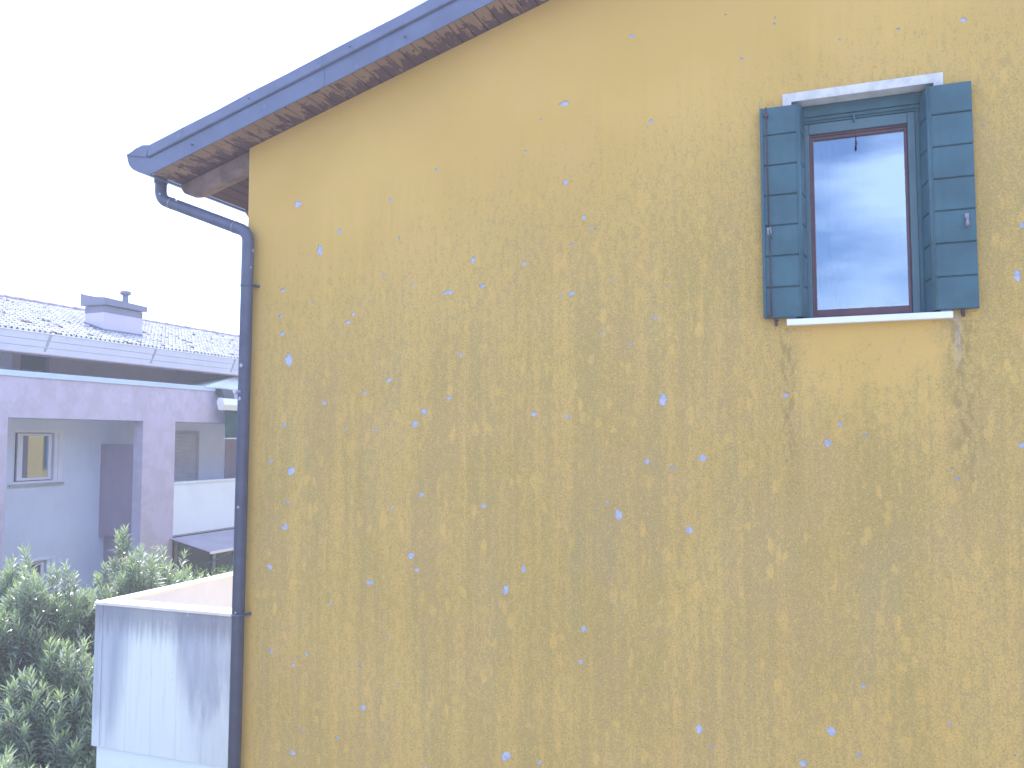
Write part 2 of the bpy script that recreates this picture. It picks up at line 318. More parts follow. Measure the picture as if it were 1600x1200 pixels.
M = dict(
 wall=ochre_render(), plaster=plain('bare_plaster', (.44, .46, .57), .9, .1, var=.15, vscale=30, bump=.5),
 wood=soffit_wood(), rafter=plain('rafter_wood', (.25, .175, .165), .7, .25, var=.3, vscale=6, bump=.3, streak=.0),
 metal=plain('blue_grey_sheet_metal', (.118, .138, .235), .42, .5, var=.10, vscale=5, bump=.06, fleck=.05),
 pipe=plain('blue_grey_pipe', (.085, .095, .160), .35, .5, var=.12, vscale=8, bump=.05, fleck=.5),
 white=plain('white_painted_stone', (.58, .58, .60), .7, .3, var=.12, vscale=14, bump=.25),
 sill=plain('white_marble', (.76, .77, .80), .45, .4, var=.03, bump=.05),
 green=plain('blue_green_paint', (.046, .112, .148), .45, .4, var=.14, vscale=4, bump=.12, streak=.14),
 green2=plain('lighter_blue_green_paint', (.085, .155, .195), .42, .4, var=.08, vscale=5, bump=.05),
 brown=plain('red_brown_window_wood', (.125, .058, .075), .4, .4, var=.15, vscale=9, bump=.06),
 rust=plain('rusty_iron', (.085, .045, .06), .6, .4, var=.3, vscale=40, bump=.3),
 grey=plain('zinc_catch', (.26, .24, .30), .5, .5, var=.2, vscale=40),
 curtain=plain('sheer_curtain', (.06, .07, .10), .9, .1),
 dark=plain('dark_room', (.06, .065, .09), .9, .1), pane=glass_mat('window_glass', .19), pane2=glass_mat('neighbour_glass', .17),
 conc=concrete_stained(), coping=plain('cream_coping', (.72, .69, .67), .85, .2, var=.06, vscale=6), pink=plain('pinkish_render', (.64, .70, .86), .9, .15, var=.04),
 lav=lavender_plaster(), lav2=plain('mauve_grey_render', (.31, .255, .34), .9, .2, var=.06, vscale=2, streak=.15),
 bluewhite=plain('blue_white_render', (.62, .71, .95), .9, .2, var=.04, vscale=1.2, streak=.06), attic=plain('brownish_render', (.44, .37, .42), .9, .2, var=.05),
 flash=plain('pale_metal_flashing', (.50, .64, .84), .5, .4, var=.05, vscale=1.0, streak=.08), fascia=plain('pale_boards', (.60, .64, .80), .7, .3, var=.04, vscale=2),
 joint=plain('grey_joint', (.36, .38, .47), .7, .3), tile=tile_mat(), ridge=plain('ridge_tile', (.27, .22, .30), .85, .2, var=.2, vscale=6),
 slate=plain('slate_metal', (.15, .165, .25), .55, .4, var=.06), chim=plain('lilac_render', (.52, .49, .64), .9, .2, var=.03),
 frame=plain('pale_window_frame', (.68, .73, .92), .5, .4, var=.04), roller=plain('grey_roller_shutter', (.46, .50, .62), .6, .3, var=.05),
 rail=plain('white_rail', (.70, .75, .84), .6, .3, var=.04), balc=plain('white_balcony_render', (.72, .80, .90), .9, .2, var=.03, vscale=2, fleck=0),
 dkgreen=plain('dark_green_canvas', (.022, .060, .058), .8, .2, var=.2, vscale=3), canvas=plain('white_canvas', (.66, .72, .72), .8, .2, var=.03), black=plain('dark_metal', (.03, .035, .05), .5, .4),
 awn=plain('grey_awning_sheet', (.36, .34, .42), .7, .3, var=.10, vscale=1.5), cass=plain('white_lacquer', (.80, .80, .80), .35, .5, var=.03),
 darkglass=plain('dark_glazing', (.05, .06, .10), .15, .5, bump=0),
 leaf=leaf_mat('oleander_leaf', (.16, .21, .165), (.56, .62, .57), (.50, .60, .24)), stem=plain('oleander_stem', (.17, .085, .07), .8, .2),
 petal=plain('pink_petal', (.60, .28, .36), .6, .3), hedge=leaf_mat('hedge_leaf', (.05, .12, .03), (.10, .20, .04), (.22, .32, .06)),
 ground=plain('courtyard_ground', (.16, .17, .10), .95, .1, var=.4, vscale=1.5), pave=plain('courtyard_paving', (.36, .34, .32), .9, .2, var=.1, vscale=3),
)
def zr(x): return 9.073+.292*x            # soffit / rake line of the yellow house
RIDGE = 1.6; XR = 2*RIDGE+4.438
# ------------------------------------------------------------ ground
g_ = MB(); g_.poly([(-260, -260, 0), (260, -260, 0), (260, 260, 0), (-260, 260, 0)]); tag(g_.build('ground', M['ground']), 'green and brown courtyard ground between the houses', kind='structure')
g_ = MB(); g_.box((-4.4, -30, -.1), (14, -.01, .02)); tag(g_.build('courtyard_paving', M['pave']), 'pale paving in front of the yellow gable', kind='structure')

# ------------------------------------------------------------ yellow house
H = thing('yellow_house', (-4.438, 0, 0), 'ochre yellow house with flaking stained gable wall and one blue green shuttered window', 'house')
CH = """-4.307,7.260,0.044,0.053 -3.958,7.269,0.060,0.062 -3.572,7.015,0.040,0.045 -3.755,6.880,0.053,0.081 -2.738,7.403,0.026,0.034 -3.129,7.217,0.039,0.039 -3.050,6.915,0.022,0.029 -2.444,6.702,0.046,0.047 -3.179,6.651,0.028,0.020 -2.932,6.557,0.032,0.024 -2.648,6.476,0.067,0.038 -2.370,6.510,0.045,0.037 -4.090,6.583,0.042,0.036 -3.808,6.476,0.029,0.020 -3.449,6.361,0.034,0.035 -4.104,6.379,0.042,0.026 -4.307,6.685,0.019,0.016 -3.488,6.297,0.051,0.030 -4.086,6.238,0.048,0.036 -4.252,6.038,0.068,0.061 -4.028,6.035,0.066,0.111 -2.546,6.016,0.031,0.042 -3.129,5.847,0.049,0.029 -3.341,5.755,0.039,0.029 -3.692,5.684,0.035,0.039 -2.633,5.702,0.041,0.033 -3.879,5.835,0.018,0.020 -1.693,6.754,0.032,0.022 -1.695,6.407,0.046,0.045 -1.781,6.394,0.019,0.022 -2.051,6.644,0.039,0.032 -1.744,7.198,0.042,0.041 -2.833,5.602,0.052,0.052 -2.909,5.518,0.053,0.052 -4.057,5.515,0.030,0.050 -3.502,5.474,0.028,0.019 -3.236,5.473,0.027,0.024 -4.175,5.239,0.036,0.040 -3.982,5.163,0.071,0.069 -4.016,4.920,0.036,0.035 -4.042,4.722,0.059,0.059 -4.173,4.408,0.054,0.044 -2.858,5.000,0.042,0.037 -3.097,4.900,0.027,0.028 -2.360,4.932,0.039,0.032 -2.938,4.559,0.052,0.051 -2.888,4.454,0.052,0.037 -3.272,4.344,0.060,0.047 -3.622,4.168,0.034,0.024 -3.887,3.970,0.017,0.014 -3.113,3.957,0.021,0.018 -4.142,3.775,0.036,0.039 -3.822,3.771,0.034,0.029 -3.906,3.743,0.023,0.019 -3.940,3.679,0.041,0.034 -3.347,3.728,0.022,0.023 -3.024,3.635,0.026,0.018 -3.322,3.431,0.059,0.046 -3.540,3.187,0.039,0.028 -3.934,3.026,0.046,0.038 -3.845,3.210,0.023,0.019 -4.334,2.961,0.024,0.014 -2.804,3.071,0.025,0.018 -1.979,5.579,0.043,0.036 -1.739,5.557,0.032,0.035 -1.076,5.664,0.059,0.080 -1.192,5.256,0.039,0.038 -1.023,5.212,0.033,0.025 -0.826,5.276,0.061,0.045 -1.461,4.979,0.018,0.026 -1.382,4.902,0.061,0.072 -0.917,4.816,0.053,0.062 -2.060,4.502,0.043,0.048 -2.194,4.360,0.048,0.066 -1.424,4.348,0.017,0.021 -1.628,4.130,0.040,0.038 -1.652,3.914,0.036,0.030 -0.873,3.564,0.048,0.056 -0.794,3.464,0.020,0.024 -2.190,3.228,0.066,0.073 -1.949,3.214,0.032,0.034 -0.306,5.674,0.046,0.036 0.012,5.491,0.029,0.031 0.151,5.424,0.025,0.019 -0.065,5.378,0.048,0.059 0.618,5.228,0.020,0.007 0.643,5.169,0.030,0.022 0.975,5.367,0.032,0.044 0.102,3.929,0.028,0.030 -0.084,3.645,0.054,0.053 0.067,3.525,0.028,0.030 -0.250,3.435,0.041,0.046 0.560,3.760,0.023,0.018 0.571,3.984,0.010,0.011 0.883,3.625,0.009,0.011 -1.256,8.167,0.036,0.032 -1.746,7.765,0.071,0.046 -1.922,7.672,0.014,0.019 -1.136,7.548,0.031,0.035 -2.034,7.456,0.024,0.019 -0.531,7.885,0.024,0.021 -1.607,6.939,0.032,0.040 -1.525,6.845,0.023,0.018 -1.557,6.857,0.014,0.036 -1.413,6.496,0.018,0.022 -1.118,6.207,0.030,0.030 -1.482,6.131,0.031,0.018 -1.293,6.043,0.022,0.030 -1.035,6.414,0.013,0.021 -0.628,8.201,0.016,0.013 -0.318,8.122,0.016,0.017 -0.323,8.084,0.016,0.026 0.066,7.912,0.019,0.012 0.405,7.920,0.021,0.016 0.760,7.910,0.034,0.035 0.840,7.253,0.013,0.012 1.020,6.637,0.026,0.045 0.992,6.350,0.048,0.063"""
def gable():
    rnd = random.Random(4)
    chips = []
    for c in CH.split():
        x, z, wd, ht = map(float, c.split(','))
        if any(abs(x-a) < (wd+b)*.75 and abs(z-k) < (ht+e)*.75 for a, k, b, e in chips): continue
        chips.append((x, z, wd, ht))
    V = []; F = []
    def add(p, jit=False):
        F.append(list(range(len(V), len(V)+len(p)))); V.extend(Vector(q) for q in p)
    zR = zr(RIDGE)
    # outer polygon, split in a coarse grid for tidy triangles
    add([(-4.438, 0), (XR, 0), (XR, zr(-4.438)), (RIDGE, zR), (-4.438, zr(-4.438))])
    add([(-.283, 6.11), (.640, 6.11), (.640, 7.605), (-.283, 7.605)])
    for x, z, wd, ht in chips:
        big = wd*ht > .0022
        n = rnd.randint(9, 13) if big else rnd.randint(6, 9); ph = rnd.random()*6
        add([(x+math.cos(ph+6.2832*k/n)*wd/2*rnd.uniform(.55, 1.35), z+math.sin(ph+6.2832*k/n)*ht/2*rnd.uniform(.55, 1.35)) for k in range(n)])
    v2, e2, f2, ov, oe, of = geometry.delaunay_2d_cdt(V, [], F, 0, 1e-6)
    mb = MB(); ids = [mb.vert((p.x, 0.0, p.y)) for p in v2]
    low = {}
    def lowv(i):
        if i not in low: low[i] = mb.vert((v2[i].x, .006, v2[i].y))
        return low[i]
    cnt = {}
    for fc, o in zip(f2, of):
        if 0 not in o or 1 in o: continue
        if len(o) > 1:
            mb.face([lowv(i) for i in fc], 1)
            for k in range(len(fc)):
                e = (fc[k], fc[(k+1) % len(fc)]); cnt[e] = 1
        else: mb.face([ids[i] for i in fc], 0)
    for (a, b) in cnt:
        if (b, a) not in cnt: mb.face((ids[a], ids[b], low[b], low[a]), 1)
    # faces must look to -Y
    for i, fc in enumerate(mb.f):
        if mb.m[i] == 0 or len(fc) == 3:
            a, b, c = (Vector(mb.v[k]) for k in fc[:3])
            if (b-a).cross(c-a).y > 0: mb.f[i] = fc[::-1]
    return mb.build('gable_wall', [M['wall'], M['plaster']], H, recalc=False)
gable()
YB = 20.0
b = MB()
b.box((-4.4381, .0005, 0), (-4.20, YB, zr(-4.438)-.002))
b.build('side_wall', M['wall'], H)
b = MB(); b.box((XR-.25, .0005, 0), (XR, YB, zr(-4.438)-.002)); b.build('side_wall', M['wall'], H)
b = MB(); b.poly([(-4.20, YB, 0), (XR-.25, YB, 0), (XR-.25, YB, zr(-4.2)), (RIDGE, YB, zr(RIDGE)), (-4.20, YB, zr(-4.2))]); b.build('back_wall', M['wall'], H)
b = MB(); b.box((-4.19, .3, 5.85), (XR-.26, YB-.1, 5.95)); b.build('upper_floor', M['dark'], H)
# soffit boards, laid across the overhang (each board a shallow bevelled plank)
def soffit(side):
    rnd = random.Random(7+side); mb = MB(); x = -5.17
    while x < RIDGE-.1:
        wd = .098; a, c = x+.0035, x+wd-.0035; t = .018
        j = rnd.uniform(0, .0025)
        X = (lambda q: q) if side == 0 else (lambda q: 2*RIDGE-q)
        yA, yB = -.292, (YB+.29 if x < -4.45 else .0)
        if x+wd < -4.44: segs = [(yA, YB+.29)]
        else: segs = [(yA, .12)]
        for (y0, y1) in segs:
            P = [(X(a), y0, zr(a)+.004+j), (X(a+.004), y0, zr(a+.004)+j), (X(c-.004), y0, zr(c-.004)+j), (X(c), y0, zr(c)+.004+j), (X(c), y0, zr(c)+t), (X(a), y0, zr(a)+t)]
            mb.prism(P, (0, y1-y0, 0))
        x += wd
    return mb.build('soffit', M['wood'], H)
soffit(0); soffit(1)
# roof deck and tiles of the yellow house
for s in (0, 1):
    X = (lambda q: q) if s == 0 else (lambda q: 2*RIDGE-q)
    b = MB(); b.prism([(X(-5.185), -.28, zr(-5.185)+.021), (X(RIDGE), -.28, zr(RIDGE)+.021), (X(RIDGE), -.28, zr(RIDGE)+.15), (X(-5.24), -.28, zr(-5.24)+.135)], (0, YB+.56, 0)); b.build('roof_deck', M['ridge'], H)
# rafters showing under the side eaves: shaped tail ends
def rafter_mb(y):
    mb = MB(); a = -5.168; h = .155
    pts = []
    for (dx, dz) in ((0, -.003), (.010, -.045), (.035, -.085), (.075, -.115), (.125, -.135), (.175, -.150), (.20, -.155)):
        pts.append((a+dx, y, zr(a+dx)+dz))
    pts += [(-4.43, y, zr(-4.43)-h), (-4.43, y, zr(-4.43)-.003)]
    mb.prism(pts, (0, .10, 0)); return mb
rf0 = rafter_mb(.035).build('rafter', M['rafter'], H)
for k in range(1, 24):
    c = rf0.copy(); COL.objects.link(c); c.parent = H; c.location = (0, .84*k, 0)
# gable edge sheet metal: lower strip, drip step, upper strip leaning out
def verge(side):
    X = (lambda q: q) if side == 0 else (lambda q: 2*RIDGE-q)
    mb = MB(); prof = [(-.296, -.006), (-.306, -.004), (-.307, .128), (-.300, .134), (-.306, .138), (-.322, .140), (-.326, .150), (-.318, .236), (-.300, .250), (-.10, .262), (-.10, .250), (-.292, .236)]
    rnd = random.Random(3); xs = [-5.19]
    while xs[-1] < RIDGE: xs.append(min(RIDGE, xs[-1]+.33))
    rings = []
    for i, x in enumerate(xs):
        w1, w2 = rnd.uniform(-.003, .003), rnd.uniform(-.004, .004)
        rings.append([mb.vert((X(x), y+(w1 if k in (1, 2) else 0), zr(x)+z+(w2 if k in (7, 8) else 0))) for k, (y, z) in enumerate(prof)])
    n = len(prof)
    for i in range(len(rings)-1):
        for k in range(n): mb.face((rings[i][k], rings[i][(k+1) % n], rings[i+1][(k+1) % n], rings[i+1][k]))
    mb.face(rings[0]); mb.face(rings[-1][::-1])
    # overlap seams
    for x in (-4.86, -3.55, -1.6, .35):
        mb.prism([(X(x), -.3085, zr(x)+.0), (X(x+.02), -.3085, zr(x+.02)+.0), (X(x+.02), -.3085, zr(x+.02)+.127), (X(x), -.3085, zr(x)+.127)], (0, .003, 0))
        mb.prism([(X(x), -.3275, zr(x)+.152), (X(x+.02), -.3275, zr(x+.02)+.152), (X(x+.02), -.3215, zr(x+.02)+.232), (X(x), -.3215, zr(x)+.232)], (0, .003, 0))
    for x, dz in ((-4.2, .195), (-3.3, .19), (-2.85, .06), (-2.3, .195), (-1.2, .19), (-4.75, .06)):
        mb.tube([(X(x), -.335, zr(x)+dz), (X(x), -.30, zr(x)+dz)], .007, 8)
    return mb.build('verge_flashing', M['metal'], H)
verge(0); verge(1)
# eaves gutter (closed end shows as a rounded corner of the verge)
def gutter(side):
    X = (lambda q: q) if side == 0 else (lambda q: 2*RIDGE-q)
    mb = MB()
    prof = [(-5.425, 7.742), (-5.418, 7.700), (-5.398, 7.655), (-5.36, 7.618), (-5.31, 7.592), (-5.255, 7.572), (-5.19, 7.554), (-5.186, 7.566), (-5.25, 7.584), (-5.305, 7.604), (-5.352, 7.629), (-5.388, 7.663), (-5.407, 7.704), (-5.412, 7.742)]
    mb.prism([(X(a), -.300, z) for a, z in prof], (0, YB+.6, 0))
    cap = [(X(a), -.306, z) for a, z in prof[:7]]+[(X(-5.19), -.306, 7.79), (X(-5.33), -.306, 7.795)]
    mb.prism(cap, (0, .006, 0))
    # sheet apron from verge down over the gutter end
    mb.prism([(X(-5.425), -.318, 7.742), (X(-5.21), -.318, zr(-5.21)+.150), (X(-5.185), -.318, zr(-5.185)+.238), (X(-5.26), -.318, 7.805)], (0, .012, 0))
    mb.tube([(X(-5.42), y, 7.745) for y in (-.306, YB+.3)], .009, 8)
    return mb.build('gutter', M['metal'], H)
gutter(0); gutter(1)
# downpipe with two elbows
def downpipe():
    mb = MB(); r = .0485
    A, B, C, D = (-5.288, -.068, 7.66), (-5.288, -.068, 7.425), (-4.372, -.078, 7.06), (-4.412, -.078, 2.6)
    path = [A]+arc(A, B, C, .11, 9)+arc(B, C, D, .11, 9)+[D]
    mb.tube(path, r, 22)
    dp = mb.build('downpipe', M['pipe'], H)
    for p, q in (((-4.3985, -.078, 5.77), (-4.3987, -.078, 5.79)),):
        k = MB(); k.tube([p, q], r+.003, 22); k.build('pipe_joint', M['grey'], dp)
    vB = (Vector(C)-Vector(B)).normalized()
    for t in (.13, .84):
        p = Vector(B)+vB*t; k = MB(); k.tube([p, p+vB*.008], r+.0025, 22); k.build('pipe_joint', M['grey'], dp)
    k = MB(); k.tube([(-5.288, -.068, 7.56), (-5.288, -.068, 7.66)], r+.006, 22); k.build('outlet', M['metal'], dp)
    for z in (6.62, 4.03):
        x = -4.412+(z-2.6)/(7.06-2.6)*.04
        k = MB(); k.tube([(x, -.078, z), (x, -.078, z+.022)], r+.0035, 22); k.box((x+.035, -.062, z+.002), (x+.066, .0, z+.020)); k.tube([(x+.056, -.085, z+.011), (x+.056, -.05, z+.011)], .006, 8)
        k.build('pipe_bracket', M['pipe'], dp)
downpipe()

# ------------------------------------------------------------ gable window
def ring(mb, x0, x1, z0, z1, t, y0, y1, bottom=True, tb=None, tt=None, bev=.003):
    tt = tt or t; tb = tb or t
    mb.box((x0, y0, z0), (x0+t, y1, z1), bev=bev); mb.box((x1-t, y0, z0), (x1, y1, z1), bev=bev)
    mb.box((x0+t+.0005, y0, z1-tt), (x1-t-.0005, y1, z1), bev=bev)
    if bottom: mb.box((x0+t+.0005, y0, z0), (x1-t-.0005, y1, z0+tb), bev=bev)
def gable_window():
    b = MB(); b.box((-.283, -.012, 6.15), (-.230, .24, 7.605)); b.box((.587, -.012, 6.15), (.640, .24, 7.605)); b.box((-.2298, -.012, 7.548), (.5868, .24, 7.605))
    W = b.build('window_surround', M['white'], H)
    b = MB(); b.box((-.285, -.055, 6.110), (.645, .26, 6.149), bev=.004); b.build('window_sill', M['sill'], W)
    # shutter box frame (green): two steps
    b = MB(); b.box((-.2295, .100, 7.475), (.5865, .235, 7.5475), bev=.003); b.box((-.2295, .112, 7.452), (.5865, .235, 7.4745), bev=.003); b.box((-.2295, .122, 7.438), (.5865, .235, 7.4515), bev=.002)
    b.box((-.2295, .105, 6.1495), (-.176, .235, 7.4375), bev=.003); b.box((.515, .105, 6.1495), (.5865, .235, 7.4375), bev=.003)
    b.box((.492, .122, 6.1495), (.5145, .235, 7.4375), bev=.002)
    b.build('shutter_frame', M['green'], W)
    b = MB(); ring(b, -.1755, .4915, 6.1495, 7.437, .043, .130, .235, bottom=False, tt=.068, bev=.005); b.build('outer_frame', M['green2'], W)
    b = MB(); ring(b, -.1320, .4480+.022, 6.1495, 7.368, .013, .150, .235, tb=.032, tt=.012, bev=.002)
    b.build('window_frame', M['brown'], W)
    b = MB(); ring(b, -.1185, .4565, 6.182, 7.3555, .012, .158, .20, tb=.045, tt=.018, bev=.003)
    b.box((.4295, .152, 6.182), (.4440, .20, 7.337), bev=.003)
    b.build('sash', M['brown'], W)
    b = MB(); b.box((-.1065, .176, 6.227), (.4295, .182, 7.3375)); b.build('pane', M['pane'], W)
    # folds of the curtain inside
    b = MB(); n = 70; xs = [-.125+.31*i/n for i in range(n+1)]
    a = [(x, .34+.018*math.sin(x*70+math.sin(x*23)*2)) for x in xs]
    for i in range(n): b.face([b.vert((a[i][0], a[i][1], 6.2+max(0, a[i][0]-.10)*1.6)), b.vert((a[i+1][0], a[i+1][1], 6.2+max(0, a[i+1][0]-.10)*1.6)), b.vert((a[i+1][0], a[i+1][1], 7.4)), b.vert((a[i][0], a[i][1], 7.4))], 0, True)
    b.build('curtain', M['curtain'], W)
    b = MB(); b.box((-.9, .245, 5.96), (1.2, 2.2, 5.99)); b.box((-.9, 2.2, 5.96), (1.2, 2.25, 8.0)); b.box((-.9, .25, 7.95), (1.2, 2.2, 8.0)); b.box((-.95, .25, 5.96), (-.9, 2.25, 8)); b.box((1.2, .25, 5.96), (1.25, 2.25, 8)); b.build('room', M['dark'], W)
    # catch on the header with its hanging pin
    b = MB(); b.tube([(.140, .10, 7.462), (.140, .085, 7.455), (.141, .085, 7.425), (.141, .12, 7.415)], .006, 8); b.build('shutter_catch', M['green2'], W)
    b = MB(); b.tube([(.149, .125, 7.36), (.149, .125, 7.30)], .002, 6); b.tube([(.149, .125, 7.304), (.149, .125, 7.292), (.149, .125, 7.270), (.149, .125, 7.258)], [.002, .005, .008, .003], 10); b.build('hanging_pin', M['black'], W)
gable_window()
def leaf_panel(mb, P0, P1, z0, z1, t, zs, inset=.0):
    """panel of horizontal boards between plan points P0-P1 (front face), thickness t behind it"""
    P0, P1 = Vector((*P0, 0)), Vector((*P1, 0)); d = (P1-P0); n = Vector((-d.y, d.x, 0)).normalized()*t
    zz = [z0]+list(zs)+[z1]; g = .0035
    for i in range(len(zz)-1):
        a = zz[i]+(g if i else 0); c = zz[i+1]-(g if i < len(zz)-2 else 0)
        e = .004
        F0 = [P0+Vector((0, 0, a))+n*.15, P1+Vector((0, 0, a))+n*.15, P1+Vector((0, 0, c))+n*.15, P0+Vector((0, 0, c))+n*.15]
        F1 = [P0+Vector((0, 0, a+e)), P1+Vector((0, 0, a+e)), P1+Vector((0, 0, c-e)), P0+Vector((0, 0, c-e))]
        B = [P0+Vector((0, 0, a))+n, P1+Vector((0, 0, a))+n, P1+Vector((0, 0, c))+n, P0+Vector((0, 0, c))+n]
        i0 = [mb.vert(p) for p in F0]; i1 = [mb.vert(p) for p in F1]; ib = [mb.vert(p) for p in B]
        mb.face(i1); mb.face(ib[::-1])
        for k in range(4):
            q = (k+1) % 4; mb.face((i0[k], i0[q], i1[q], i1[k])); mb.face((ib[k], ib[q], i0[q], i0[k]))
    m = n*.18; mb.prism([P0+n*.4+Vector((0, 0, z0+.002)), P1+n*.4+Vector((0, 0, z0+.002)), P1+n*.4+Vector((0, 0, z1-.002)), P0+n*.4+Vector((0, 0, z1-.002))], n*.5)
zs = (6.355, 6.555, 6.750, 6.945, 7.140, 7.336)
Z0, Z1 = 6.162, 7.517
def shutters():
    # left leaf: outer panel folded on the wall, inner panel standing in the reveal
    b = MB(); leaf_panel(b, (-.4035, -.046), (-.205, -.046), Z0, Z1, .028, zs)
    b.box((-.4235, -.052, Z0), (-.404, -.017, Z1), bev=.003)
    S = b.build('shutter', M['green'], H); S['label'] = 'left folded shutter leaf with long iron bolt rod'
    b = MB(); b.box((-.2045, -.050, Z0), (-.190, -.015, Z1), bev=.005); b.tube([(-.186, -.044, Z0), (-.186, -.044, Z1)], .010, 12)
    b.box((-.203, -.046, Z0), (-.178, -.030, Z1)); b.build('hinge_edge', M['green'], S)
    b = MB(); leaf_panel(b, (-.176, -.036), (-.158, .098), Z0, Z1, .022, zs); b.build('inner_panel', M['green'], S)
    b = MB(); b.tube([(-.3835, -.060, Z1-.003), (-.3825, -.060, 7.35), (-.3800, -.060, 6.73)], .0042, 8); b.tube([(-.3765, -.060, 6.668), (-.376, -.060, 6.45), (-.375, -.060, Z0+.01)], .0042, 8)
    b.tube([(-.3765, -.060, 6.668), (-.368, -.068, 6.676), (-.360, -.070, 6.660)], .004, 8)
    b.build('bolt_rod', M['rust'], S)
    for z in (7.462, 6.185):
        b = MB(); b.box((-.3975, -.0665, z-.008), (-.3665, -.049, z+.008), bev=.002); b.box((-.388, -.064, z-.018), (-.3765, -.049, z+.018), bev=.002); b.build('bolt_guide', M['rust'], S)
    b = MB(); b.box((-.390, -.070, 6.69), (-.3775, -.049, 6.735), bev=.003); b.tube([(-.3725, -.074, 6.735), (-.368, -.078, 6.715), (-.366, -.076, 6.692)], .005, 8); b.build('bolt_handle', M['grey'], S)
    b = MB(); b.box((-.362, -.040, 6.144), (-.338, -.012, 6.160), bev=.002); b.tube([(-.350, -.026, 6.150), (-.350, -.030, 6.112)], .009, 10); b.tube([(-.350, -.026, 6.13), (-.350, .0, 6.13)], .006, 8); b.build('shutter_stop', M['rust'], S)
    b = MB(); leaf_panel(b, (.566, -.046), (.7835, -.046), Z0, Z1, .028, zs)
    S2 = b.build('shutter', M['green'], H); S2['label'] = 'right folded shutter leaf with a small grey catch'
    b = MB(); b.box((.553, -.050, Z0), (.5655, -.015, Z1), bev=.005); b.tube([(.548, -.044, Z0), (.548, -.044, Z1)], .011, 12); b.build('hinge_edge', M['green'], S2)
    b = MB(); leaf_panel(b, (.516, .098), (.540, -.040), Z0, Z1, .022, zs); b.build('inner_panel', M['green'], S2)
    b = MB(); b.box((.724, -.060, 6.690), (.744, -.046, 6.722), bev=.003); b.tube([(.734, -.058, 6.70), (.735, -.068, 6.675), (.735, -.070, 6.655), (.735, -.062, 6.642)], [.005, .008, .012, .006], 10); b.build('catch', M['grey'], S2)
    b = MB(); b.box((.690, -.040, 6.140), (.710, -.012, 6.158), bev=.002); b.tube([(.700, -.026, 6.150), (.700, -.030, 6.118)], .009, 10); b.tube([(.700, -.026, 6.132), (.700, .0, 6.132)], .006, 8); b.build('shutter_stop', M['rust'], S2)
shutters()
# side window, seen only mirrored in the neighbour's pane
def side_window(y0):
    b = MB(); x = -4.4385; z0, z1, y1 = 4.55, 6.0, y0+.95
    b.box((x-.03, y0, z0), (x+.1, y0+.09, z1)); b.box((x-.03, y1-.09, z0), (x+.1, y1, z1)); b.box((x-.03, y0+.0905, z1-.09), (x+.1, y1-.0905, z1)); b.box((x-.08, y0-.04, z0-.05), (x+.1, y1+.04, z0-.001))
    W = b.build('window_surround', M['white'], H); b = MB(); b.box((x-.012, y0+.0905, z0), (x+.05, y1-.0905, z1-.0905)); b.build('pane', M['black'], W)
    for ya, yb in ((y0-.40, y0+.02), (y1-.02, y1+.40)):
        b = MB(); b.box((x-.075, ya, z0), (x-.04, yb, z1)); s = b.build('shutter', M['green'], H)
side_window(15.6); side_window(5.0)
# ------------------------------------------------------------ concrete terrace beside the yellow house
def terrace():
    T = thing('concrete_terrace', (-5.7, 2.5, 0), 'stained raw concrete terrace box with cream coping beside the yellow house corner', 'terrace')
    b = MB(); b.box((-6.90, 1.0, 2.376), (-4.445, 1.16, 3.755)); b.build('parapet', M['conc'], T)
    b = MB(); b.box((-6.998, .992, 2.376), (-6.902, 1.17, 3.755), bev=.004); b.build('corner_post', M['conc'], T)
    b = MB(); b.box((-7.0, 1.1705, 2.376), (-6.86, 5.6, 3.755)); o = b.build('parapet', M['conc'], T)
    b = MB(); b.box((-6.8595, 1.1605, 2.90), (-6.84, 5.6, 3.755)); b.box((-6.8395, 1.1605, 2.90), (-4.445, 1.175, 3.755)); b.build('inner_lining', M['pink'], T)
    b = MB(); b.box((-7.01, .985, 3.7555), (-4.445, 1.20, 3.785), bev=.006); b.box((-7.01, 1.2005, 3.7555), (-6.81, 5.6, 3.785), bev=.006); b.build('coping', M['coping'], T)
    b = MB(); b.box((-6.84, 1.1755, 2.78), (-4.445, 5.6, 2.90)); b.build('deck', M['coping'], T)
    b = MB(); b.box((-6.965, 1.03, 0), (-4.445, 5.55, 2.3755)); b.build('lower_wall', M['balc'], T)
terrace()

# ------------------------------------------------------------ neighbouring building
XF, XW = -13.2, -14.4
NH = thing('apartment_house', (-15, 8, 0), 'pale lilac two storey apartment house with tiled roof, chimney and recessed balconies', 'building')
YA, YZ = -6.0, 22.0
def nb(name, mat, boxes, bev=0, parent=None):
    b = MB()
    for a, c in boxes: b.box(a, c, bev=bev)
    return b.build(name, M[mat], parent or NH)
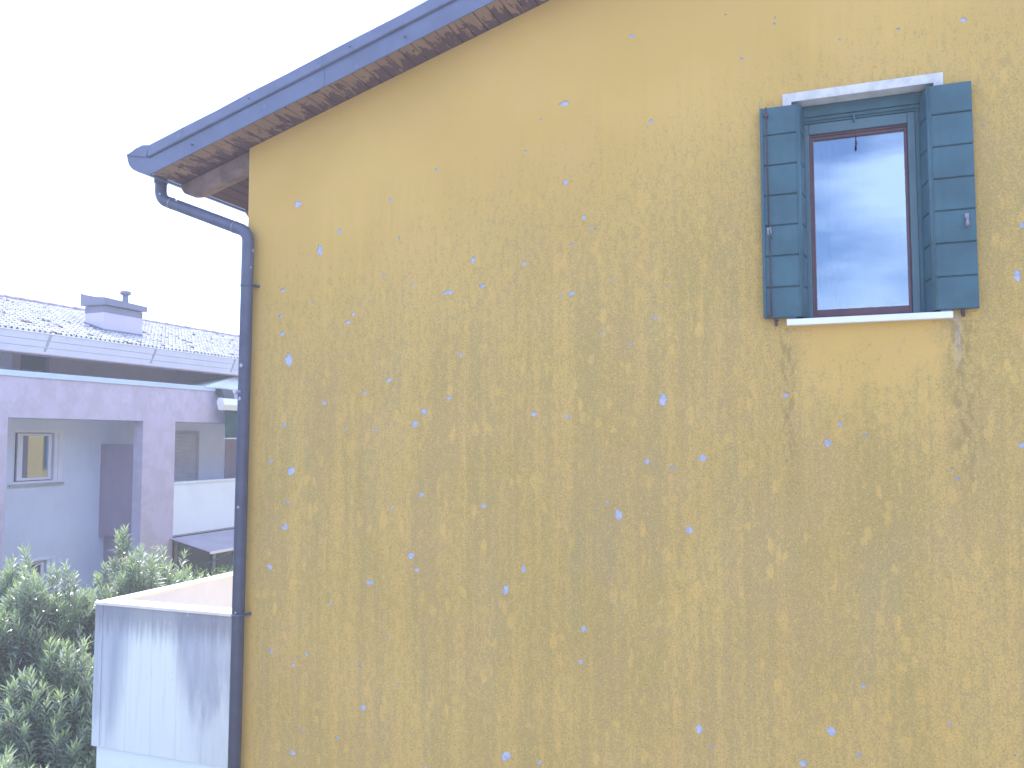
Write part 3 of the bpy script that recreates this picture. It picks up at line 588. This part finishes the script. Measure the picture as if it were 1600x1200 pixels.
# recessed white walls
wy0, wy1, wz0, wz1 = 5.96, 7.045, 4.575, 5.60
ly0, ly1, lz0, lz1 = 5.87, 6.96, 1.95, 3.14
nb('recessed_wall', 'bluewhite', [((XW-.25, YA, 0), (XW, ly0, 7.3)), ((XW-.25, ly0, 0), (XW, ly1, lz0)), ((XW-.25, ly0, lz1), (XW, ly1, wz0)), ((XW-.25, ly0, wz0), (XW, wy0, 6.35)),
   ((XW-.25, ly1, 0), (XW, wy1, wz0)), ((XW-.25, wy0, wz1), (XW, wy1, 6.35)), ((XW-.25, wy1, 0), (XW, 8.13, 6.35)), ((XW-.25, 8.13, 3.45), (XW, 11.84, 6.35))])
nb('mauve_wall', 'lav2', [((XW-.25, 11.841, 3.45), (XW+.02, YZ, 6.35)), ((XW-.25, 8.131, 0), (XW-.002, YZ, 3.449))])
nb('attic_wall', 'attic', [((XW-.25, ly0+.001, 6.351), (XW-.003, 6.047, 7.32)), ((XW-.25, 6.6695, 6.351), (XW-.003, YZ, 7.32)), ((XW-.25, 6.0475, 6.351), (XW-.003, 6.669, 6.72))])
nb('attic_window', 'black', [((XW-.20, 6.0475, 6.7205), (XW-.12, 6.669, 7.32))])
nb('attic_sill', 'ridge', [((XW-.10, 6.05, 6.7205), (XW+.01, 6.52, 6.745))])
nb('end_wall', 'bluewhite', [((-20.5, YA, 0), (XW-.2505, YA+.25, 7.3)), ((-20.5, YZ-.25, 0), (XW-.2505, YZ, 7.3)), ((-20.5, YA+.2505, 0), (-20.25, YZ-.2505, 7.3))])
# front frame: beam and pillars
nb('beam', 'lav', [((XF-.24, YA, 5.790), (XF, YZ, 6.50))])
nb('pillar', 'lav', [((XF-.24, 4.0, 0), (XF, 4.875, 5.7895))])
nb('pillar', 'lav', [((XF-.24, 7.90, 0), (XF, 8.80, 5.7895))])
nb('pillar', 'lav', [((XF-.24, 16.0, 0), (XF, 16.9, 5.7895))])
nb('loggia_ceiling', 'bluewhite', [((XW+.001, YA, 5.80), (XF-.2405, YZ, 5.95))])
nb('terrace_floor', 'attic', [((XW+.001, YA, 6.30), (XF-.2405, YZ, 6.36))])
nb('parapet_flashing', 'flash', [((XF-.27, YA, 6.5005), (XF+.028, YZ, 6.600))], .006)
nb('stair_parapet', 'lav2', [((XW+.001, 7.985, 3.42), (XF-.2405, 8.125, 5.318))])
nb('stair_wall', 'lav2', [((XW+.001, 8.13, 0), (XF-.2405, 8.30, 3.4195))])
# balcony
bal = nb('balcony_parapet', 'balc', [((XF-.13, 8.801, 3.385), (XF-.01, 15.999, 4.46))])
nb('handrail', 'rail', [((XF-.15, 8.801, 4.4605), (XF+.012, 15.999, 4.505))], .006, bal)
nb('shadow_strip', 'joint', [((XF-.12, 8.801, 3.350), (XF-.03, 15.999, 3.3845))], 0, bal)
nb('balcony_floor', 'joint', [((XW+.001, 8.301, 3.40), (XF-.1305, 15.9, 3.50))])
# window on the upper floor
def n_window(y0, y1, z0, z1, pm='pane2'):
    x = XW; b = MB()
    b.box((x-.12, y0, z0), (x+.012, y0+.02, z1)); b.box((x-.12, y1-.10, z0), (x+.012, y1, z1), bev=.004)
    b.box((x-.12, y0+.0205, z1-.055), (x+.014, y1-.1005, z1), bev=.004); b.box((x-.12, y0+.0205, z0), (x+.014, y1-.1005, z0+.045), bev=.004); b.box((x-.10, y1-.18, z0+.0455), (x-.01, y1-.1005, z1-.0555), bev=.004)
    W = b.build('window_frame', M['frame'], NH)
    b = MB(); a, c = y0+.125, y1-.21; p, q = z0+.06, z1-.07; X0, X1 = x-.085, x-.045
    b.box((X0, a, p), (X1, a+.11, q), bev=.004); b.box((X0, c-.07, p), (X1, c, q), bev=.004); b.box((X0, a+.1105, q-.045), (X1, c-.0705, q), bev=.004); b.box((X0, a+.1105, p), (X1, c-.0705, p+.05), bev=.004); b.build('sash', M['frame'], W)
    b = MB(); b.box((x-.070, a+.235, p+.0505), (x-.062, c-.0705, q-.0455)); b.build('pane', M[pm], W)
    b = MB(); b.box((x-.072, a+.1105, p+.0505), (x-.060, a+.2345, q-.0455)); b.build('dark_strip', M['slate'], W)
    b = MB(); b.box((x-.24, y0, z0), (x-.20, y1, z1)); b.build('dark_interior', M['black'], W)
    b = MB(); b.box((x-.05, y0-.08, z0-.045), (x+.05, y1+.02, z0-.0005), bev=.004); b.build('sill', M['joint'], W)
    return W
n_window(wy0, wy1, wz0, wz1)
n_window(ly0, ly1, lz0, lz1, 'darkglass')
# roller shutter door on the balcony
def roller_door(y0, y1, z0, z1):
    b = MB(); n = 40
    for i in range(n):
        a = z0+(z1-z0)*i/n; h = (z1-z0)/n
        b.prism([(XW+.005, y0, a), (XW+.022, y0, a+h*.25), (XW+.022, y0, a+h*.75), (XW+.005, y0, a+h)], (0, y1-y0, 0))
    D = b.build('roller_shutter', M['roller'], NH)
    b = MB(); b.box((XW+.0005, y1+.0005, z0), (XW+.035, y1+.075, z1+.06)); b.box((XW+.0005, y0-.075, z0), (XW+.035, y0-.0005, z1+.06)); b.box((XW+.0005, y0, z1+.0005), (XW+.034, y1, z1+.06)); b.build('frame', M['joint'], D)
roller_door(9.75, 10.80, 3.5, 5.555)
# ground floor glazed door under the balcony
b = MB(); b.box((XW-.0005, 8.9, 0), (XW+.03, 13.5, 3.3)); GD = b.build('glazed_door', M['darkglass'], NH)
nb('frame', 'joint', [((XW+.0305, y, 0), (XW+.07, y+.10, 3.1)) for y in (8.85, 10.1, 11.4, 12.7)], 0, GD)
# roof with real tile waves
KR = .33; XE, ZE, XR2 = -13.3, 7.31, -16.65
def tiles(sgn):
    mb = MB(); pitch = .112; nc = int((YZ-YA+.6)/pitch); Lr = abs(XR2-XE); rows = 16; rl = Lr/rows; rnd = random.Random(5)
    sec = [(-.5, -.012), (-.36, -.016), (-.22, .000), (-.12, .026), (0, .036), (.12, .026), (.22, .000), (.36, -.016)]
    dz = [[rnd.uniform(-.004, .004) for _ in range(nc+1)] for _ in range(rows)]
    for r in range(rows):
        idx = []
        for end in (0, 1):
            d = r*rl+end*(rl*1.06); x = XE-d if sgn > 0 else 2*XR2-XE+d; z = ZE+KR*d+(.046 if end == 0 else .018)
            row = []
            for c in range(nc):
                for (u, h) in sec: row.append(mb.vert((x, YA-.3+(c+.5+u)*pitch, z+h*(.78 if end == 0 else .62)+dz[r][c])))
            idx.append(row)
        lo = [mb.vert((mb.v[i][0]-.0, mb.v[i][1], mb.v[i][2]-.016)) for i in idx[0]]
        for k in range(len(idx[0])-1):
            mb.face((idx[0][k], idx[0][k+1], idx[1][k+1], idx[1][k]), 0, True); mb.face((lo[k], lo[k+1], idx[0][k+1], idx[0][k]))
    # odd slipped tile bits and lichen lumps
    for _ in range(16):
        d = rnd.uniform(.3, Lr-.2); y = rnd.uniform(3, 14); x = XE-d if sgn > 0 else 2*XR2-XE+d; z = ZE+KR*d+.055
        a, c = rnd.uniform(.03, .07), rnd.uniform(.03, .10); mb.box((x-a, y-c, z-.02), (x+a, y+c, z+rnd.uniform(.0, .02)))
    return mb.build('roof_tiles', M['tile'], NH, recalc=False)
tiles(1); tiles(-1)
b = MB(); b.prism([(XE+.01, YA-.28, ZE-.05), (XR2, YA-.28, ZE+KR*(XE-XR2)-.05), (2*XR2-XE, YA-.28, ZE-.05), (2*XR2-XE, YA-.28, ZE-.09), (XE+.01, YA-.28, ZE-.09)], (0, YZ-YA+.56, 0)); b.build('roof_deck', M['ridge'], NH)
b = MB(); zr2 = ZE+KR*(XE-XR2); y = YA-.3; rnd = random.Random(2)
while y < YZ+.2:
    j = rnd.uniform(-.008, .008)
    b.tube([(XR2, y, zr2+.0+j), (XR2, y+.40, zr2+.008+j)], [.105, .09], 12); y += .36
b.build('ridge', M['ridge'], NH)
# eaves: tilted pale boards with joint battens, narrow gutter strip above
b = MB()
for i in range(3):
    z1 = ZE-.012-i*.118; z0 = z1-.113; o = .035*i
    b.prism([(XE+.045-o, YA-.25, z1), (XE+.020-o, YA-.25, z1), (XE-.013-o, YA-.25, z0), (XE+.018-o, YA-.25, z0)], (0, YZ-YA+.5, 0))
E_ = b.build('eaves_boards', M['fascia'], NH)
b = MB(); b.box((XE-.40, YA-.2, ZE-.372), (XE-.05, YZ+.2, ZE-.355)); b.box((XE-1.12, YA-.2, ZE-.095), (XE-.40, YZ+.2, ZE-.0905)); b.build('eaves_underside', M['attic'], NH)
b = MB(); b.box((XE-.05, YA-.26, ZE-.010), (XE+.060, YZ+.26, ZE+.012), bev=.004); b.build('drip_edge', M['rail'], NH)
for y in (3.2, 5.68, 8.22, 10.72, 13.2):
    b = MB(); b.prism([(XE+.055, y, ZE-.014), (XE+.055, y+.055, ZE-.014), (XE-.058, y+.005, ZE-.37), (XE-.058, y-.05, ZE-.37)], (-.012, 0, 0)); b.build('batten', M['joint'], E_)
# chimney
def chimney():
    x1, x0, y0, y1 = -14.22, -14.74, 7.79, 8.83
    b = MB(); b.box((x0, y0, 7.55), (x1, y1, 8.06)); C = b.build('chimney', M['chim'], NH)
    b = MB(); b.box((x0-.006, y0-.006, 8.0605), (x1+.006, y1+.006, 8.195)); b.build('louvre_band', M['slate'], C)
    b = MB(); n = 12; xa, xb, ya, yb = x0-.07, x1+.07, y0-.07, y1+.07
    hh = lambda u, v: .105+.045*(1-v)+.115*(1-u)**1.6*math.exp(-v*2.2)         # highest at the back left corner
    gp = [[b.vert((xa+(xb-xa)*i/n, ya+(yb-ya)*j/n, 8.215+hh(i/n, j/n))) for j in range(n+1)] for i in range(n+1)]
    gl = [[b.vert((xa+(xb-xa)*i/n, ya+(yb-ya)*j/n, 8.215)) for j in range(n+1)] for i in range(n+1)]
    for i in range(n):
        for j in range(n):
            b.face((gp[i][j], gp[i+1][j], gp[i+1][j+1], gp[i][j+1])); b.face((gl[i][j], gl[i][j+1], gl[i+1][j+1], gl[i+1][j]))
    for i in range(n):
        for (p, q) in (((i, 0), (i+1, 0)), ((i+1, n), (i, n)), ((0, i+1), (0, i)), ((n, i), (n, i+1))):
            b.face((gl[p[0]][p[1]], gl[q[0]][q[1]], gp[q[0]][q[1]], gp[p[0]][p[1]]))
    b.build('cap', M['slate'], C)
    for yy in (y0+.03, y1-.08, y0+.55):
        b = MB(); b.box((x0+.03, yy, 8.1955), (x1-.03, yy+.06, 8.2145)); b.build('cap_foot', M['slate'], C)
    # flashing collar following the roof slope
    b = MB(); zl = lambda x: ZE+KR*(XE-x)
    for (e, h0, h1) in ((.012, .02, .10), (.11, .02, .05)):
        a, c = x0-e, x1+e
        b.prism([(a, y0-e, zl(a)+h0), (c, y0-e, zl(c)+h0), (c, y0-e, zl(c)+h1), (a, y0-e, zl(a)+h1)], (0, y1-y0+2*e, 0))
    b.build('flashing', M['slate'], C)
    b = MB(); b.tube([(-14.5, 8.62, 8.30), (-14.5, 8.62, 8.57)], .062, 18); b.tube([(-14.5, 8.62, 8.5705), (-14.5, 8.62, 8.58), (-14.5, 8.62, 8.640), (-14.5, 8.62, 8.652)], [.095, .112, .112, .09], 18); b.build('flue', M['slate'], C)
chimney()

# ------------------------------------------------------------ awnings on the neighbour's balcony
A = thing('balcony_awning', (-12.95, 11, 6.1), 'dark green drop awning hanging from a white cassette at the balcony beside the downpipe', 'awning')
b = MB(); b.prism([(-12.80, 9.86, 6.19), (-12.86, 9.86, 6.335), (-12.96, 9.86, 6.335), (-13.0, 9.86, 6.25), (-12.95, 9.86, 6.085), (-12.86, 9.86, 6.07)], (0, 3.4, 0)); b.build('cassette', M['cass'], A)
b = MB(); b.prism([(-12.79, 9.845, 6.19), (-12.855, 9.845, 6.345), (-12.97, 9.845, 6.345), (-13.01, 9.845, 6.25), (-12.95, 9.845, 6.075), (-12.85, 9.845, 6.06)], (0, .014, 0)); b.build('end_cap', M['cass'], A)
b = MB(); n = 24
for i in range(n):
    ya, yb = 9.99+3.1*i/n, 9.99+3.1*(i+1)/n; fn = lambda y: .02*math.sin(y*9)
    b.poly([(-12.90, ya, 6.08), (-12.90, yb, 6.08), (-12.88+fn(yb), yb, 5.44), (-12.88+fn(ya), ya, 5.44)])
    b.poly([(-12.904, ya, 6.08), (-12.904, yb, 6.08), (-12.884+fn(yb), yb, 5.44), (-12.884+fn(ya), ya, 5.44)])
b.build('fabric', M['dkgreen'], A)
b = MB(); b.tube([(-12.88, 9.97, 5.435), (-12.88, 13.1, 5.435)], .016, 10); b.build('bottom_bar', M['rail'], A)
b = MB(); b.prism([(-12.86, 9.93, 6.34), (-12.99, 9.93, 6.34), (-13.18, 10.0, 6.48), (-13.18, 10.0, 6.57), (-12.97, 9.97, 6.54)], (0, .35, 0)); b.build('mounting_arm', M['black'], A)
A = thing('terrace_parasol', (-12.9, 11.2, 6.4), 'white canvas canopy spread over the roof terrace parapet beside the downpipe', 'parasol')
b = MB(); ap = (-13.7, 11.5, 7.0); R4 = [(-11.9, 9.6, 6.535), (-11.9, 13.0, 6.535), (-13.9, 13.0, 6.535), (-13.9, 9.6, 6.535)]
R4 = [(-13.16, 9.66, 6.60), (-13.16, 13.4, 6.60), (-14.25, 13.4, 6.70), (-14.25, 10.3, 6.70)]
for i in range(4): b.poly([R4[i], R4[(i+1) % 4], ap]); b.poly([R4[i], R4[(i+1) % 4], (R4[(i+1) % 4][0], R4[(i+1) % 4][1], R4[(i+1) % 4][2]-.03), (R4[i][0], R4[i][1], R4[i][2]-.03)])
b.build('canopy', M['canvas'], A, recalc=False)
b = MB(); b.tube([(-13.7, 11.5, 6.99), (-13.7, 11.5, 6.36)], .025, 10); b.build('pole', M['rail'], A)
A = thing('ground_floor_awning', (-12.7, 10, 3.2), 'grey sloping sheet awning with a white front bar under the white balcony', 'awning')
b = MB(); b.prism([(-13.19, 8.72, 3.335), (-12.10, 8.66, 3.112), (-12.10, 8.66, 3.095), (-13.19, 8.72, 3.318)], (0, 5.2, 0)); b.build('sheet', M['awn'], A)
b = MB(); b.box((-12.098, 8.65, 3.062), (-12.06, 13.9, 3.112), bev=.006); b.build('front_bar', M['cass'], A)
for y in (9.6, 11.2, 13.7):
    b = MB(); b.tube([(-13.18, y, 2.6), (-12.13, y, 3.08)], .018, 8); b.build('arm', M['joint'], A)

# ------------------------------------------------------------ plants
def add_leaf(V, F, T, p, d, up, ln, wd, tone, young, bend=.25):
    d = d.normalized(); s = d.cross(up)
    if s.length < 1e-3: s = Vector((1, 0, 0))
    s.normalize(); n = s.cross(d).normalized()
    i = len(V)
    mid = p+d*ln*.5+n*ln*.03; tip = p+d*ln-n*ln*bend*.35
    V += [tuple(p), tuple(p+d*ln*.28+s*wd*.45+n*ln*.02), tuple(p+d*ln*.28-s*wd*.45+n*ln*.02), tuple(mid+s*wd*.5), tuple(mid-s*wd*.5), tuple(p+d*ln*.78+s*wd*.3-n*ln*bend*.12), tuple(p+d*ln*.78-s*wd*.3-n*ln*bend*.12), tuple(tip)]
    F += [(i, i+1, i+2), (i+1, i+3, i+4, i+2), (i+3, i+5, i+6, i+4), (i+5, i+7, i+6)]
    T += [(tone, young, 0, 1)]*8
def mesh_tone(name, V, F, T, mat, parent):
    org = ORG[parent.name]; me = bpy.data.meshes.new(name)
    me.from_pydata([(v[0]-org.x, v[1]-org.y, v[2]-org.z) for v in V], [], F); me.materials.append(mat)
    ca = me.color_attributes.new('tone', 'FLOAT_COLOR', 'POINT')
    flat = [c for t in T for c in t]; ca.data.foreach_set('color', flat); me.update()
    o = bpy.data.objects.new(name, me); COL.objects.link(o); o.parent = parent; ORG[o.name] = org; return o
def oleander(x, y, h, rad, seed, label, nsh=150, low=.25):
    rnd = random.Random(seed)
    T_ = thing('oleander_bush', (x, y, 0), label, 'bush', 'oleander bushes between the terrace and the apartment house')
    V, F, T = [], [], []; st = MB(); PV = MB()
    base = Vector((x, y, 0)); nmain = 9
    mains = []
    for i in range(nmain):
        a = 6.283*i/nmain+rnd.uniform(-.3, .3); rr_ = rad*rnd.uniform(.25, .6)
        p0 = base+Vector((math.cos(a)*.12, math.sin(a)*.12, 0)); p1 = base+Vector((math.cos(a)*rr_*.5, math.sin(a)*rr_*.5, h*.3)); p2 = base+Vector((math.cos(a)*rr_, math.sin(a)*rr_, h*.62))
        st.tube([p0, p1, p2], [.035, .025, .015], 7); mains.append((p1, p2))
    for s in range(nsh):
        u = rnd.random(); a = rnd.uniform(0, 6.283); q = rad*math.sqrt(rnd.random())*(.95 if u > .3 else 1.0)
        # dome: tips lie on an uneven dome surface or inside it
        dome = math.sqrt(max(0, 1-(q/rad)**2*.82)); lobe = 1+.13*math.sin(a*3+seed)+.08*math.sin(q*5+a*2)
        zt = h*(low+(1-low)*dome*lobe)*(1 if u < .6 else rnd.uniform(.45, .95))
        zt = max(h*low*.7, zt)+rnd.uniform(-.12, .16)*min(1, h/3)
        tip = base+Vector((math.cos(a)*q, math.sin(a)*q, zt))
        m0 = min(mains, key=lambda m: (m[1]-tip).length)
        out = (tip-(base+Vector((0, 0, zt*.45)))).normalized(); dr = (out*.6+Vector((0, 0, 1))*.7+Vector((rnd.uniform(-.3, .3), rnd.uniform(-.3, .3), 0))).normalized()
        L_ = rnd.uniform(.30, .55); root = tip-dr*L_
        st.tube([m0[0].lerp(m0[1], rnd.uniform(.3, 1)), root.lerp(m0[1], .35)+Vector((0, 0, -.05)), root, tip-dr*.04], [.009, .007, .005, .003], 4, caps=False)
        n = rnd.randint(11, 16); tone0 = rnd.random(); ax = dr.orthogonal().normalized(); bx_ = dr.cross(ax)
        for k in range(n):
            t = k/(n-1); p = root.lerp(tip, t)
            for w_ in range(3):
                an = k*1.05+w_*2.094+rnd.uniform(-.25, .25); opn = 1.45-.95*t+rnd.uniform(-.2, .2)
                side = ax*math.cos(an)+bx_*math.sin(an); d = side*math.sin(opn)+dr*math.cos(opn)-Vector((0, 0, 1))*.12*(1-t)
                ln = rnd.uniform(.14, .23)*(1-.3*t*t); yg = max(0, (t-.72)/.28)*rnd.uniform(.4, 1.0) if rnd.random() < .75 else 0
                add_leaf(V, F, T, p, d, dr, ln, ln*rnd.uniform(.125, .17), min(1, tone0*.5+rnd.random()*.5), yg, rnd.uniform(0, .5))
        if rnd.random() < .015:
            for k in range(rnd.randint(5, 12)):
                c = tip+Vector((rnd.uniform(-.05, .05), rnd.uniform(-.05, .05), rnd.uniform(-.01, .06)))
                for e in range(5):
                    an = 6.283*e/5; v1 = Vector((math.cos(an), math.sin(an), .35))*.022; v2 = Vector((math.cos(an+.9), math.sin(an+.9), .35))*.020
                    PV.poly([c, c+v1, c+(v1+v2)*.62, c+v2])
    mesh_tone('foliage', V, F, T, M['leaf'], T_)
    st.build('stems', M['stem'], T_, recalc=False)
    if PV.v: PV.build('flowers', M['petal'], T_, recalc=False)['kind'] = 'stuff'
oleander(-10.3, 3.1, 3.4, 1.15, 11, 'tallest left oleander bush in the lower left corner, with pink flowers low down', 600, .15)
oleander(-10.1, 4.7, 3.42, 1.25, 23, 'middle oleander bush with grey green leaves, behind the left corner of the concrete terrace', 560, .2)
oleander(-10.9, 6.2, 3.15, .85, 37, 'small right oleander bush near the ground floor awning', 230, .3)
oleander(-8.6, 1.3, 1.7, .85, 51, 'low oleander bush in front at the foot of the concrete terrace', 260, .2)
oleander(-9.3, 2.6, 2.55, .95, 63, 'front oleander bush touching the left edge of the concrete terrace', 420, .2)
def hedge():
    rnd = random.Random(8); T_ = thing('hedge', (-9.6, 6.4, 0), 'light green fine leaved clipped hedge showing above the far terrace coping', 'hedge')
    V, F, T = [], [], []
    for _ in range(9000):
        t = rnd.random(); c = Vector((-9.6+rnd.uniform(-.35, .35), 5.3+3.0*t, 0)); z = rnd.uniform(1.6, 3.22)+.10*math.sin(t*17)+.06*math.sin(t*41)
        d = Vector((rnd.uniform(-1, 1), rnd.uniform(-1, 1), rnd.uniform(.1, 1.3)))
        add_leaf(V, F, T, Vector((c.x, c.y, z)), d, Vector((0, 0, 1)), rnd.uniform(.05, .10), .014, rnd.random(), rnd.random()*.9)
    mesh_tone('foliage', V, F, T, M['hedge'], T_)
    b = MB()
    for k in range(12): b.tube([(-9.6, 5.4+.25*k, 0), (-9.6+rnd.uniform(-.1, .1), 5.4+.25*k, 2.6)], .015, 6)
    b.build('stems', M['stem'], T_, recalc=False)
hedge()
def far_tree():
    rnd = random.Random(12); T_ = thing('tree', (-31.5, 30.5, 0), 'faint far tree whose top just clears the tiled roof ridge', 'tree')
    V, F, T = [], [], []; b = MB(); b.tube([(-31.5, 30.5, 0), (-31.4, 30.6, 5), (-31.5, 30.4, 9)], [.25, .18, .05], 9)
    for k in range(16):
        a = 6.28*k/16; z = 4.5+.28*k; b.tube([(-31.5, 30.5, z), (-31.5+math.cos(a)*1.2, 30.5+math.sin(a)*1.2, z+1.2)], [.06, .02], 6)
    b.build('trunk', M['stem'], T_, recalc=False)
    for _ in range(5000):
        a = rnd.uniform(0, 6.28); z = rnd.uniform(4.5, 10.6); q = 1.7*math.sqrt(rnd.random())*(1-((z-7)/4.2)**2*.75)
        add_leaf(V, F, T, Vector((-31.5+math.cos(a)*q, 30.5+math.sin(a)*q, z)), Vector((rnd.uniform(-1, 1), rnd.uniform(-1, 1), rnd.uniform(-.3, 1))), Vector((0, 0, 1)), .22, .09, rnd.random(), .3)
    mesh_tone('crown', V, F, T, M['hedge'], T_)
far_tree()

# ------------------------------------------------------------ added volume imitating the milky veil of lens glare
b = MB(); b.box((-262, -262, -1), (262, 262, 11.5)); hz = b.build('glare_veil', bpy.data.materials.new('glare_volume'))
tag(hz, 'thin bright volume added to imitate lens glare over the scene', kind='stuff')
hm = hz.data.materials[0]; hm.use_nodes = True; hn = hm.node_tree; hn.nodes.clear()
pv = hn.nodes.new('ShaderNodeVolumePrincipled'); pv.inputs['Color'].default_value = (.80, .86, 1.0, 1); pv.inputs['Density'].default_value = .0062; pv.inputs['Anisotropy'].default_value = .25
ho = hn.nodes.new('ShaderNodeOutputMaterial'); hn.links.new(pv.outputs[0], ho.inputs['Volume'])
